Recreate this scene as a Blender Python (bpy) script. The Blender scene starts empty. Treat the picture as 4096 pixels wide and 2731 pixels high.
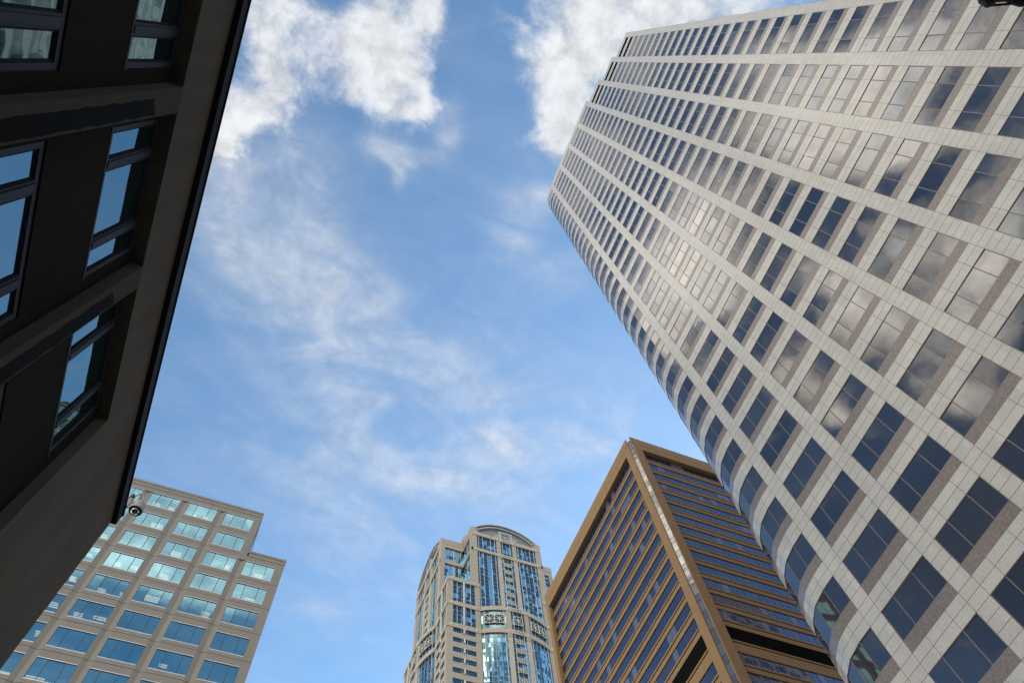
import bpy, bmesh, math, random
from mathutils import Vector, Matrix
random.seed(11)
sc = bpy.context.scene
COL = sc.collection
R = math.radians

# ------------------------------------------------------------------ camera
cam_d = bpy.data.cameras.new('camera')
cam = bpy.data.objects.new('camera', cam_d); COL.objects.link(cam)
cam_d.sensor_width = 36.0
cam_d.lens = 36.0 * 2810.289 / 4096.0
cam_d.clip_end = 5000; cam_d.clip_start = 0.05
cr = Vector((0.92514, -0.37287, -0.07123)); cf = Vector((0.20021, 0.31990, 0.92605))
cr.normalize(); cf.normalize(); cu = cr.cross(cf); cu.normalize(); cr = cf.cross(cu)
cam.matrix_world = Matrix(((cr.x, cu.x, -cf.x, 0), (cr.y, cu.y, -cf.y, 0), (cr.z, cu.z, -cf.z, 0), (0, 0, 0, 1)))
sc.camera = cam
GZ = -1.6                                    # ground level below the eye

EXPOSURE = 1.2
CLOUD_LO, CLOUD_HI, CLOUD_OPP = 2.9, 4.15, 3.0
SKY_TINT = (.96, 1.17, 1.18, 1)

# ------------------------------------------------------------------ world
SUN_AZ = math.atan2(0.55, 1.0); SUN_EL = R(30)       # sun stands behind the towers on the right
w = bpy.data.worlds.new('World'); sc.world = w; w.use_nodes = True
nt = w.node_tree; N = nt.nodes; L = nt.links; N.clear()
def nd(t, **k):
    n = N.new(t)
    for a, b in k.items(): setattr(n, a, b)
    return n
def m_(op, a, b=None, c=None, clamp=False):
    n = N.new('ShaderNodeMath'); n.operation = op; n.use_clamp = clamp
    for i, v in enumerate((a, b, c)):
        if v is None: continue
        if isinstance(v, (int, float)): n.inputs[i].default_value = v
        else: L.new(v, n.inputs[i])
    return n.outputs[0]
sky = nd('ShaderNodeTexSky', sky_type='NISHITA', sun_disc=False)
sky.sun_elevation = SUN_EL; sky.sun_rotation = math.pi/2 - SUN_AZ
sky.altitude = 50; sky.air_density = 1.0; sky.dust_density = 0.35; sky.ozone_density = 1.5
tc = nd('ShaderNodeTexCoord'); sep = nd('ShaderNodeSeparateXYZ'); L.new(tc.outputs['Generated'], sep.inputs[0])
gx, gy, gz = sep.outputs
zz = m_('MAXIMUM', gz, 0.12)
U = m_('DIVIDE', gx, zz); V = m_('DIVIDE', gy, zz)
comb = nd('ShaderNodeCombineXYZ'); L.new(U, comb.inputs[0]); L.new(V, comb.inputs[1])
UV = comb.outputs[0]
def noise(scale, detail=8, rough=.55, dist=0.0, off=(0,0,0), sx=1, sy=1, rot=0):
    mp = nd('ShaderNodeMapping'); mp.inputs['Location'].default_value = off; mp.inputs['Rotation'].default_value = (0,0,rot)
    mp.inputs['Scale'].default_value = (sx, sy, 1); L.new(UV, mp.inputs[0])
    n = nd('ShaderNodeTexNoise'); n.inputs['Scale'].default_value = scale; n.inputs['Detail'].default_value = detail
    n.inputs['Roughness'].default_value = rough; n.inputs['Distortion'].default_value = dist
    L.new(mp.outputs[0], n.inputs['Vector']); return n.outputs['Fac']
def blob(u, v, ru, rv, rot=0.0):
    """soft ellipse at a place in the cloud layer"""
    du = m_('SUBTRACT', U, u); dv = m_('SUBTRACT', V, v)
    c, s = math.cos(rot), math.sin(rot)
    a = m_('DIVIDE', m_('ADD', m_('MULTIPLY', du, c), m_('MULTIPLY', dv, s)), ru)
    b = m_('DIVIDE', m_('SUBTRACT', m_('MULTIPLY', dv, c), m_('MULTIPLY', du, s)), rv)
    r2 = m_('ADD', m_('MULTIPLY', a, a), m_('MULTIPLY', b, b))
    return m_('POWER', 2.718, m_('MULTIPLY', r2, -1.0))
def sumn(l):
    o = l[0]
    for x in l[1:]: o = m_('ADD', o, x)
    return o
def smooth(x, a, b):
    n = nd('ShaderNodeMapRange', interpolation_type='SMOOTHSTEP'); L.new(x, n.inputs[0])
    n.inputs[1].default_value = a; n.inputs[2].default_value = b; return n.outputs[0]
SOLID=[(-0.2,-0.125,0.075,0.075,0.0),(-0.231,0.1,0.057,0.107,-0.213),(-0.272,0.203,0.034,0.04,-0.377),(-0.11,-0.005,0.066,0.058,-0.386),(-0.082,0.063,0.059,0.051,-0.042),(-0.037,0.071,0.034,0.029,-0.04),(0.156,-0.102,0.093,0.065,-0.386),(0.141,-0.021,0.051,0.074,-0.218),(0.168,0.042,0.027,0.035,-0.376),(0.295,-0.187,0.13,0.032,-0.388),(-0.056,-0.044,0.022,0.036,-0.388)]
THIN=[(-0.187,0.283,0.075,0.104,0.393,1.0),(-0.057,0.385,0.149,0.088,0.684,1.0),(0.083,0.461,0.157,0.104,0.319,1.0),(0.145,0.455,0.061,0.062,-0.349,0.5),(0.265,0.554,0.194,0.128,-0.14,0.8),(0.381,0.461,0.087,0.058,-0.343,0.8),(-0.148,0.204,0.035,0.072,-0.373,0.6),(-0.197,0.34,0.117,0.037,1.157,0.6),(0.154,0.185,0.038,0.052,-0.367,0.7),(0.092,0.642,0.167,0.116,0.268,0.7),(0.249,0.211,0.046,0.041,-0.363,0.5),(0.142,0.82,0.171,0.106,0.493,0.3),(0.091,0.937,0.046,0.03,-0.318,0.5),(-0.055,0.145,0.035,0.015,-0.025,1.5),(-0.014,0.139,0.03,0.011,-0.374,1.4),(0.017,0.083,0.018,0.032,-0.208,1.5),(-0.025,0.171,0.009,0.017,-0.372,1.2),(0.175,0.136,0.038,0.025,-0.37,1.3),(-0.25,0.269,0.047,0.048,-0.372,1.0)]
MIRR=[(-0.4,0.133,0.078,0.152,-0.215,1.15),(-0.319,0.087,0.054,0.094,-0.128,0.9),(-0.233,0.023,0.057,0.071,-0.115,0.7),(-0.313,-0.143,0.096,0.033,0.384,1.0),(-0.517,-0.153,0.113,0.057,0.149,1.2),(-0.484,-0.076,0.074,0.047,0.063,0.8),(-0.637,-0.292,0.126,0.075,0.385,0.78),(-0.706,-0.006,0.067,0.052,0.048,0.85),(-0.633,0.081,0.084,0.052,-0.118,0.75),(-0.744,0.115,0.097,0.048,-0.122,0.85),(-0.671,0.238,0.084,0.049,-0.3,0.8),(-0.833,-0.025,0.078,0.089,0.364,0.8),(-0.993,0.181,0.082,0.037,-0.129,0.95),(-0.779,0.275,0.051,0.045,-0.155,0.8),(-0.898,0.189,0.07,0.044,-0.134,0.6),(-0.835,-0.134,0.055,0.105,0.37,0.7),(-0.595,-0.114,0.063,0.046,-0.076,0.95),(-0.207,-0.088,0.053,0.033,0.383,0.8),(-0.547,-0.231,0.075,0.04,0.384,0.8),(-0.479,0.168,0.059,0.054,-0.142,0.9),(-0.229,-0.097,0.053,0.027,0.383,0.95),(-0.203,-0.027,0.037,0.04,-0.104,0.8),(-0.193,0.038,0.031,0.047,-0.12,0.85),(-0.198,0.094,0.032,0.037,-0.134,0.8),(-0.305,0.147,0.041,0.051,-0.143,0.8),(-0.883,0.079,0.084,0.055,-0.111,0.7),(-0.966,0.048,0.06,0.098,0.356,0.7),(-0.448,0.272,0.053,0.042,-0.247,0.7),(-0.652,-0.143,0.053,0.038,0.376,0.7)]

n1 = noise(10, 11, .62, .45); n2 = noise(26, 9, .62, .2, (3,7,0)); n3 = noise(5.5, 8, .54, .8, (9,2,0), 1, 1.9, -1.0)
solid = sumn([blob(*b) for b in SOLID])
thin = sumn([m_('MULTIPLY', blob(*b[:5]), b[5]) for b in THIN])
d1 = m_('ADD', m_('ADD', m_('MULTIPLY', n1, 1.7), m_('MULTIPLY', n2, .55)), m_('MULTIPLY', m_('MINIMUM', solid, 1.1), .66))
dens_s = m_('MULTIPLY', smooth(d1, 1.28, 1.90), smooth(solid, .06, .30))
d2 = m_('MULTIPLY', m_('MINIMUM', thin, 1.0), m_('ADD', smooth(m_('ADD', m_('MULTIPLY', n3, .85), m_('MULTIPLY', n2, .13)), .26, .78), .16))
dens_t = m_('MULTIPLY', d2, 0.47, clamp=True)
haze_n = m_('MULTIPLY', smooth(n3, .3, .75), .10)
def ELSEW_FN():
    # behind the viewer (what the grey building mirrors)
    back = m_('MULTIPLY', smooth(V, -.36, -.5), m_('MULTIPLY', smooth(V, -1.15, -.9), smooth(U, .25, .02)))
    return m_('MULTIPLY', back, 0.0)
# broken cloud away from the part of the sky overhead
elsew = m_('MULTIPLY', smooth(m_('ADD', m_('MULTIPLY', noise(1.5, 9, .58, .4, (5,1,0)), .8), m_('MULTIPLY', n1, .35)), .545, .665),
           ELSEW_FN())
# sunlit broken cloud over the left-hand block (what the pale tower mirrors)
mirr = m_('MINIMUM', sumn([m_('MULTIPLY', blob(*b[:5]), b[5]) for b in MIRR]), 1.3)
n4 = noise(9, 9, .6, .5, (2,8,0))
dm = m_('ADD', m_('ADD', m_('MULTIPLY', n4, 1.2), m_('MULTIPLY', n2, .3)), m_('MULTIPLY', mirr, .60))
dens_m = m_('MULTIPLY', smooth(dm, .82, 1.30), smooth(U, -.30, -.40))
dens_s = m_('MULTIPLY', dens_s, smooth(U, -.42, -.34))
veil = m_('MULTIPLY', m_('MULTIPLY', smooth(V, -1.01, -.95), smooth(V, -.36, -.5)), m_('MULTIPLY', smooth(U, .26, .10), m_('ADD', .45, m_('MULTIPLY', smooth(n3, .35, .62), .5))))
# unseen bright cloud added behind the viewer to lift and warm the wall light
fill_cloud = m_('MINIMUM', sumn([m_('MULTIPLY', smooth(U, -.45, -.9), smooth(V, -.45, -.9)), m_('MULTIPLY', smooth(V, -1.35, -1.8), smooth(U, .2, -.4)), m_('MULTIPLY', smooth(U, -.9, -1.6), smooth(V, .8, 1.4)), smooth(V, 1.35, 2.2)]), 1.0)
fill_cloud = m_('MULTIPLY', fill_cloud, m_('ADD', .55, m_('MULTIPLY', smooth(n3, .3, .6), .45)))
dens = m_('MINIMUM', sumn([dens_m, veil, m_('MULTIPLY', dens_s, .92), dens_t, haze_n, m_('MULTIPLY', elsew, .95), fill_cloud]), 1.0)
# cloud brightness: thick parts a little grey, brighter away from the sun
cb = m_('ADD', m_('MULTIPLY', smooth(n2, .25, .7), CLOUD_HI - CLOUD_LO), CLOUD_LO)
opp = m_('MINIMUM', sumn([m_('MULTIPLY', smooth(U, -.31, -.40), m_('ADD', .22, m_('MULTIPLY', smooth(mirr, .40, 1.25), .9))), m_('MULTIPLY', smooth(V, -.4, -.7), .5), fill_cloud]), 1.0)
cb = m_('MULTIPLY', cb, m_('ADD', 1.0, m_('MULTIPLY', opp, CLOUD_OPP)))
warm = m_('MAXIMUM', opp, smooth(U, -.31, -.40))
cc = nd('ShaderNodeCombineColor'); L.new(m_('MULTIPLY', cb, m_('ADD', .965, m_('MULTIPLY', warm, .085))), cc.inputs[0]); L.new(m_('MULTIPLY', cb, m_('SUBTRACT', .985, m_('MULTIPLY', warm, .02))), cc.inputs[1]); L.new(m_('MULTIPLY', cb, m_('SUBTRACT', 1.02, m_('MULTIPLY', warm, .19))), cc.inputs[2])
tint = nd('ShaderNodeMix', data_type='RGBA', blend_type='MULTIPLY'); tint.inputs[0].default_value = 1.0
L.new(sky.outputs[0], tint.inputs[6]); tint.inputs[7].default_value = SKY_TINT
mx = nd('ShaderNodeMix', data_type='RGBA'); L.new(dens, mx.inputs[0]); L.new(tint.outputs[2], mx.inputs[6]); L.new(cc.outputs[0], mx.inputs[7])
# unseen slate-blue cloud added low left to darken the pale tower's lower panes
added_dark = m_('MULTIPLY', m_('MULTIPLY', smooth(U, -.86, -1.12), smooth(U, -2.2, -1.7)), m_('MULTIPLY', smooth(V, -.9, -.6), smooth(V, .75, .45)))
mr_ = nd('ShaderNodeMix', data_type='RGBA'); L.new(m_('MULTIPLY', added_dark, .85), mr_.inputs[0]); L.new(mx.outputs[2], mr_.inputs[6]); mr_.inputs[7].default_value = (.75, .92, 1.35, 1)
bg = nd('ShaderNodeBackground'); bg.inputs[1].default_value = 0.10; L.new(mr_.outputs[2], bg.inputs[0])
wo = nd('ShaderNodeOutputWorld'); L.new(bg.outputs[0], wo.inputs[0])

# ------------------------------------------------------------------ sun, exposure
sd = bpy.data.lights.new('sun', 'SUN'); sd.energy = 3.2; sd.angle = R(.5); sd.color = (1, .95, .87)
sun = bpy.data.objects.new('sun', sd); COL.objects.link(sun)
dv = Vector((math.cos(SUN_AZ)*math.cos(SUN_EL), math.sin(SUN_AZ)*math.cos(SUN_EL), math.sin(SUN_EL)))
sun.rotation_euler = dv.to_track_quat('Z', 'Y').to_euler(); sun.location = dv*400
sc.view_settings.view_transform = 'Standard'; sc.view_settings.look = 'None'
sc.view_settings.gamma = 1; sc.view_settings.exposure = EXPOSURE; sc.view_settings.use_curve_mapping = False
sc.render.engine = 'CYCLES'
sc.cycles.max_bounces = 6; sc.cycles.diffuse_bounces = 3; sc.cycles.glossy_bounces = 4; sc.cycles.transparent_max_bounces = 6

# ------------------------------------------------------------------ materials
def newmat(name):
    m = bpy.data.materials.new(name); m.use_nodes = True
    return m, m.node_tree, m.node_tree.nodes['Principled BSDF']
def simple(name, col, rough=.6, metal=0, spec=.5, var=.0, vscale=3, bump=0, bscale=40, detail=6):
    m, t, b = newmat(name)
    b.inputs['Base Color'].default_value = (*col, 1); b.inputs['Roughness'].default_value = rough; b.inputs['Metallic'].default_value = metal
    b.inputs['Specular IOR Level'].default_value = spec
    tcx = t.nodes.new('ShaderNodeTexCoord')
    if var:
        n = t.nodes.new('ShaderNodeTexNoise'); n.inputs['Scale'].default_value = vscale; n.inputs['Detail'].default_value = detail; n.inputs['Roughness'].default_value = .62
        t.links.new(tcx.outputs['Object'], n.inputs['Vector'])
        r = t.nodes.new('ShaderNodeValToRGB')
        r.color_ramp.elements[0].position = .3; r.color_ramp.elements[1].position = .72
        r.color_ramp.elements[0].color = (*[c*(1-var) for c in col], 1); r.color_ramp.elements[1].color = (*[min(1, c*(1+var)) for c in col], 1)
        t.links.new(n.outputs['Fac'], r.inputs[0]); t.links.new(r.outputs[0], b.inputs['Base Color'])
    if bump:
        n = t.nodes.new('ShaderNodeTexNoise'); n.inputs['Scale'].default_value = bscale; n.inputs['Detail'].default_value = 5
        t.links.new(tcx.outputs['Object'], n.inputs['Vector'])
        bp = t.nodes.new('ShaderNodeBump'); bp.inputs['Strength'].default_value = bump; bp.inputs['Distance'].default_value = .02
        t.links.new(n.outputs['Fac'], bp.inputs['Height']); t.links.new(bp.outputs[0], b.inputs['Normal'])
    return m
def weathered(name, col, rough=.75, spec=.4, streak=.22, mott=.12, joint=None, jw=.02, jdark=.7, fine=18):
    """cast panels: mottling, rainwater streaks running down, faint joints between casts"""
    m, t, b = newmat(name); nn, ll = t.nodes, t.links
    tcx = nn.new('ShaderNodeTexCoord'); sp = nn.new('ShaderNodeSeparateXYZ'); ll.new(tcx.outputs['Object'], sp.inputs[0])
    def M(op, a, b_=None):
        n = nn.new('ShaderNodeMath'); n.operation = op
        for i, v in enumerate((a, b_)):
            if v is None: continue
            if isinstance(v, (int, float)): n.inputs[i].default_value = v
            else: ll.new(v, n.inputs[i])
        return n.outputs[0]
    def nz(scale, sv, det=7):
        mp = nn.new('ShaderNodeMapping'); mp.inputs['Scale'].default_value = sv; ll.new(tcx.outputs['Object'], mp.inputs[0])
        n = nn.new('ShaderNodeTexNoise'); n.inputs['Scale'].default_value = scale; n.inputs['Detail'].default_value = det; n.inputs['Roughness'].default_value = .6
        ll.new(mp.outputs[0], n.inputs['Vector']); return n.outputs['Fac']
    a = nz(.5, (1,1,1)); s_ = nz(1.6, (1,1,.07)); f_ = nz(fine, (1,1,1), 3)
    fac = M('ADD', 1.0, M('MULTIPLY', M('SUBTRACT', a, .5), mott*4))
    fac = M('MULTIPLY', fac, M('ADD', 1.0, M('MULTIPLY', M('SUBTRACT', s_, .5), streak*3)))
    fac = M('MULTIPLY', fac, M('ADD', 1.0, M('MULTIPLY', M('SUBTRACT', f_, .5), mott*2)))
    if joint:
        h_ = M('FRACT', M('DIVIDE', M('ADD', M('ADD', sp.outputs[0], sp.outputs[1]), 700), joint)); ln = M('LESS_THAN', h_, jw/joint)
        fac = M('MULTIPLY', fac, M('SUBTRACT', 1.0, M('MULTIPLY', ln, 1-jdark)))
        wn = nn.new('ShaderNodeTexWhiteNoise'); wn.noise_dimensions = '1D'; ll.new(M('FLOOR', M('DIVIDE', M('ADD', M('ADD', sp.outputs[0], sp.outputs[1]), 700), joint)), wn.inputs['W'])
        fac = M('MULTIPLY', fac, M('ADD', .95, M('MULTIPLY', wn.outputs['Value'], .10)))
    cv = nn.new('ShaderNodeCombineColor')
    for i in range(3): ll.new(M('MULTIPLY', fac, col[i]), cv.inputs[i])
    ll.new(cv.outputs[0], b.inputs['Base Color']); b.inputs['Roughness'].default_value = rough; b.inputs['Specular IOR Level'].default_value = spec
    bp = nn.new('ShaderNodeBump'); bp.inputs['Strength'].default_value = .25; bp.inputs['Distance'].default_value = .01; ll.new(f_, bp.inputs['Height']); ll.new(bp.outputs[0], b.inputs['Normal'])
    return m
def glass(name, base, tintc, refl=.5, edge=1.0, trans=0.0, wave=.0, wscale=.5, rough=.02):
    """coated window glass: tinted mirror over a dark (or partly see-through) pane"""
    m, t, b = newmat(name); nn, ll = t.nodes, t.links
    out = nn['Material Output']
    b.inputs['Base Color'].default_value = (*base, 1); b.inputs['Roughness'].default_value = .6; b.inputs['Specular IOR Level'].default_value = 0
    under = b.outputs[0]
    if trans:
        tr = nn.new('ShaderNodeBsdfTransparent'); tr.inputs[0].default_value = (.75, .85, .85, 1)
        mt = nn.new('ShaderNodeMixShader'); mt.inputs[0].default_value = trans
        ll.new(under, mt.inputs[1]); ll.new(tr.outputs[0], mt.inputs[2]); under = mt.outputs[0]
    g = nn.new('ShaderNodeBsdfGlossy'); g.inputs['Color'].default_value = (*tintc, 1); g.inputs['Roughness'].default_value = rough
    fr = nn.new('ShaderNodeFresnel'); fr.inputs[0].default_value = 1.5
    mr = nn.new('ShaderNodeMapRange'); ll.new(fr.outputs[0], mr.inputs[0]); mr.inputs[1].default_value = .04; mr.inputs[2].default_value = 1
    mr.inputs[3].default_value = refl; mr.inputs[4].default_value = edge
    mx = nn.new('ShaderNodeMixShader'); ll.new(mr.outputs[0], mx.inputs[0]); ll.new(under, mx.inputs[1]); ll.new(g.outputs[0], mx.inputs[2])
    ll.new(mx.outputs[0], out.inputs[0])
    if wave:
        tcx = nn.new('ShaderNodeTexCoord'); n = nn.new('ShaderNodeTexNoise'); n.inputs['Scale'].default_value = wscale; n.inputs['Detail'].default_value = 2
        ll.new(tcx.outputs['Object'], n.inputs['Vector'])
        bp = nn.new('ShaderNodeBump'); bp.inputs['Strength'].default_value = 1; bp.inputs['Distance'].default_value = wave
        ll.new(n.outputs['Fac'], bp.inputs['Height']); ll.new(bp.outputs[0], g.inputs['Normal'])
    return m
def emit(name, col, s):
    m, t, b = newmat(name)
    b.inputs['Base Color'].default_value = (.8,.8,.75,1); b.inputs['Emission Color'].default_value = (*col, 1); b.inputs['Emission Strength'].default_value = s
    return m

def granite(name, col, speck, z0=None, ufun=None, var=.05, joint=(.12,.06,.05)):
    """speckled stone panels; joints at the panel edges of a floor (z0 = floor datum) if given"""
    m, t, b = newmat(name); nn, ll = t.nodes, t.links
    tcx = nn.new('ShaderNodeTexCoord')
    def M(op, a, b_=None, c=None):
        n = nn.new('ShaderNodeMath'); n.operation = op
        for i, v in enumerate((a, b_, c)):
            if v is None: continue
            if isinstance(v, (int, float)): n.inputs[i].default_value = v
            else: ll.new(v, n.inputs[i])
        return n.outputs[0]
    n = nn.new('ShaderNodeTexNoise'); n.inputs['Scale'].default_value = speck; n.inputs['Detail'].default_value = 3; n.inputs['Roughness'].default_value = .8
    ll.new(tcx.outputs['Object'], n.inputs['Vector'])
    big = nn.new('ShaderNodeTexNoise'); big.inputs['Scale'].default_value = .16; big.inputs['Detail'].default_value = 6
    ll.new(tcx.outputs['Object'], big.inputs['Vector'])
    r = nn.new('ShaderNodeMapRange'); ll.new(n.outputs['Fac'], r.inputs[0]); r.inputs[1].default_value = .32; r.inputs[2].default_value = .68
    r.inputs[3].default_value = 1-var*3.2; r.inputs[4].default_value = 1+var*2.2
    r2 = nn.new('ShaderNodeMapRange'); ll.new(big.outputs['Fac'], r2.inputs[0]); r2.inputs[1].default_value = .3; r2.inputs[2].default_value = .7
    r2.inputs[3].default_value = 1-var*.9; r2.inputs[4].default_value = 1+var*.9
    fac = M('MULTIPLY', r.outputs[0], r2.outputs[0])
    mpp = nn.new('ShaderNodeMapping'); mpp.inputs['Scale'].default_value = (1, 1, .06); ll.new(tcx.outputs['Object'], mpp.inputs[0])
    stn = nn.new('ShaderNodeTexNoise'); stn.inputs['Scale'].default_value = 1.3; stn.inputs['Detail'].default_value = 6; ll.new(mpp.outputs[0], stn.inputs['Vector'])
    fac = M('MULTIPLY', fac, M('ADD', 1.0, M('MULTIPLY', M('SUBTRACT', stn.outputs['Fac'], .5), .30)))
    jm = None
    if z0 is not None:
        sp = nn.new('ShaderNodeSeparateXYZ'); ll.new(tcx.outputs['Object'], sp.inputs[0])
        f = M('FRACT', M('DIVIDE', M('ADD', sp.outputs[2], 390.0 - z0), 3.9))
        jl = []
        for v in (0.0, 1.0, .16, .3128, .5, .6667, .8333):
            jl.append(M('LESS_THAN', M('ABSOLUTE', M('SUBTRACT', f, v)), .0034))
        g = M('FRACT', M('DIVIDE', M('ADD', sp.outputs[1], 479.7 - 7.887), 4.797))      # 0..1 from a pier's left edge
        for v in (.2265, .557, .0, 1.0, .788):
            jl.append(M('LESS_THAN', M('ABSOLUTE', M('SUBTRACT', g, v)), .0022))
        jm = jl[0]
        for x in jl[1:]: jm = M('MAXIMUM', jm, x)
        # every slab its own tone
        cell = nn.new('ShaderNodeCombineXYZ')
        ll.new(M('FLOOR', M('DIVIDE', M('ADD', sp.outputs[2], 390.0-z0), .65)), cell.inputs[0]); ll.new(M('FLOOR', M('DIVIDE', sp.outputs[1], 1.2)), cell.inputs[1])
        wn = nn.new('ShaderNodeTexWhiteNoise'); wn.noise_dimensions = '2D'; ll.new(cell.outputs[0], wn.inputs[0])
        fac = M('MULTIPLY', fac, M('ADD', M('MULTIPLY', wn.outputs['Value'], .11), .945))
    mixc = nn.new('ShaderNodeMix'); mixc.data_type = 'RGBA'; mixc.blend_type = 'MULTIPLY'; mixc.inputs[0].default_value = 1
    mixc.inputs[6].default_value = (*col, 1); cv = nn.new('ShaderNodeCombineColor')
    for i in range(3): ll.new(fac, cv.inputs[i])
    ll.new(cv.outputs[0], mixc.inputs[7]); o = mixc.outputs[2]
    if jm is not None:
        mj = nn.new('ShaderNodeMix'); mj.data_type = 'RGBA'; ll.new(jm, mj.inputs[0]); ll.new(o, mj.inputs[6]); mj.inputs[7].default_value = (*joint, 1); o = mj.outputs[2]
    ll.new(o, b.inputs['Base Color']); b.inputs['Roughness'].default_value = .24
    b.inputs['Specular IOR Level'].default_value = .5
    return m
def courses(name, col, pitch, dark=.6, var=.06, width=.04, vpitch=None, rough=.6):
    """stone or concrete with thin horizontal course lines"""
    m, t, b = newmat(name); nn, ll = t.nodes, t.links
    tcx = nn.new('ShaderNodeTexCoord'); sp = nn.new('ShaderNodeSeparateXYZ'); ll.new(tcx.outputs['Object'], sp.inputs[0])
    def M(op, a, b_=None):
        n = nn.new('ShaderNodeMath'); n.operation = op
        for i, v in enumerate((a, b_)):
            if v is None: continue
            if isinstance(v, (int, float)): n.inputs[i].default_value = v
            else: ll.new(v, n.inputs[i])
        return n.outputs[0]
    f = M('FRACT', M('DIVIDE', M('ADD', sp.outputs[2], 400), pitch)); line = M('LESS_THAN', f, width/pitch)
    if vpitch:
        h = M('FRACT', M('DIVIDE', M('ADD', M('ADD', sp.outputs[0], sp.outputs[1]), 700), vpitch)); line = M('MAXIMUM', line, M('LESS_THAN', h, width/vpitch))
    n = nn.new('ShaderNodeTexNoise'); n.inputs['Scale'].default_value = .7; n.inputs['Detail'].default_value = 8
    ll.new(tcx.outputs['Object'], n.inputs['Vector'])
    r = nn.new('ShaderNodeMapRange'); ll.new(n.outputs['Fac'], r.inputs[0]); r.inputs[1].default_value = .3; r.inputs[2].default_value = .7; r.inputs[3].default_value = 1-var*1.5; r.inputs[4].default_value = 1+var*1.5
    fac = M('MULTIPLY', r.outputs[0], M('SUBTRACT', 1.0, M('MULTIPLY', line, 1-dark)))
    cv = nn.new('ShaderNodeCombineColor')
    for i in range(3): ll.new(M('MULTIPLY', fac, col[i]), cv.inputs[i])
    ll.new(cv.outputs[0], b.inputs['Base Color']); b.inputs['Roughness'].default_value = rough
    return m

GR_WHITE = granite('pale_granite', (.425,.412,.383), 9, z0=22.851-GZ, var=.05)
GR_BROWN = granite('brown_granite', (.185,.152,.138), 7, var=.11)
W_GLASS = [glass('tower_glass', (.012,.014,.02), c, refl=r_, edge=.9, wave=.004, wscale=.5) for c, r_ in (((.86,.90,.98),.115), ((.82,.88,.98),.10), ((.92,.93,.97),.13))]
W_FRAME = simple('bronze_window_metal', (.15,.125,.115), .45, .3)
W_REVEAL = simple('maroon_window_reveal', (.13,.075,.07), .5)
LOUVRE = simple('black_louvre', (.008,.008,.009), 1, spec=0)
CORE = simple('dark_core', (.03,.03,.035), .9)
ROOF = simple('roof_membrane', (.12,.12,.12), .9, var=.15)

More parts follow.
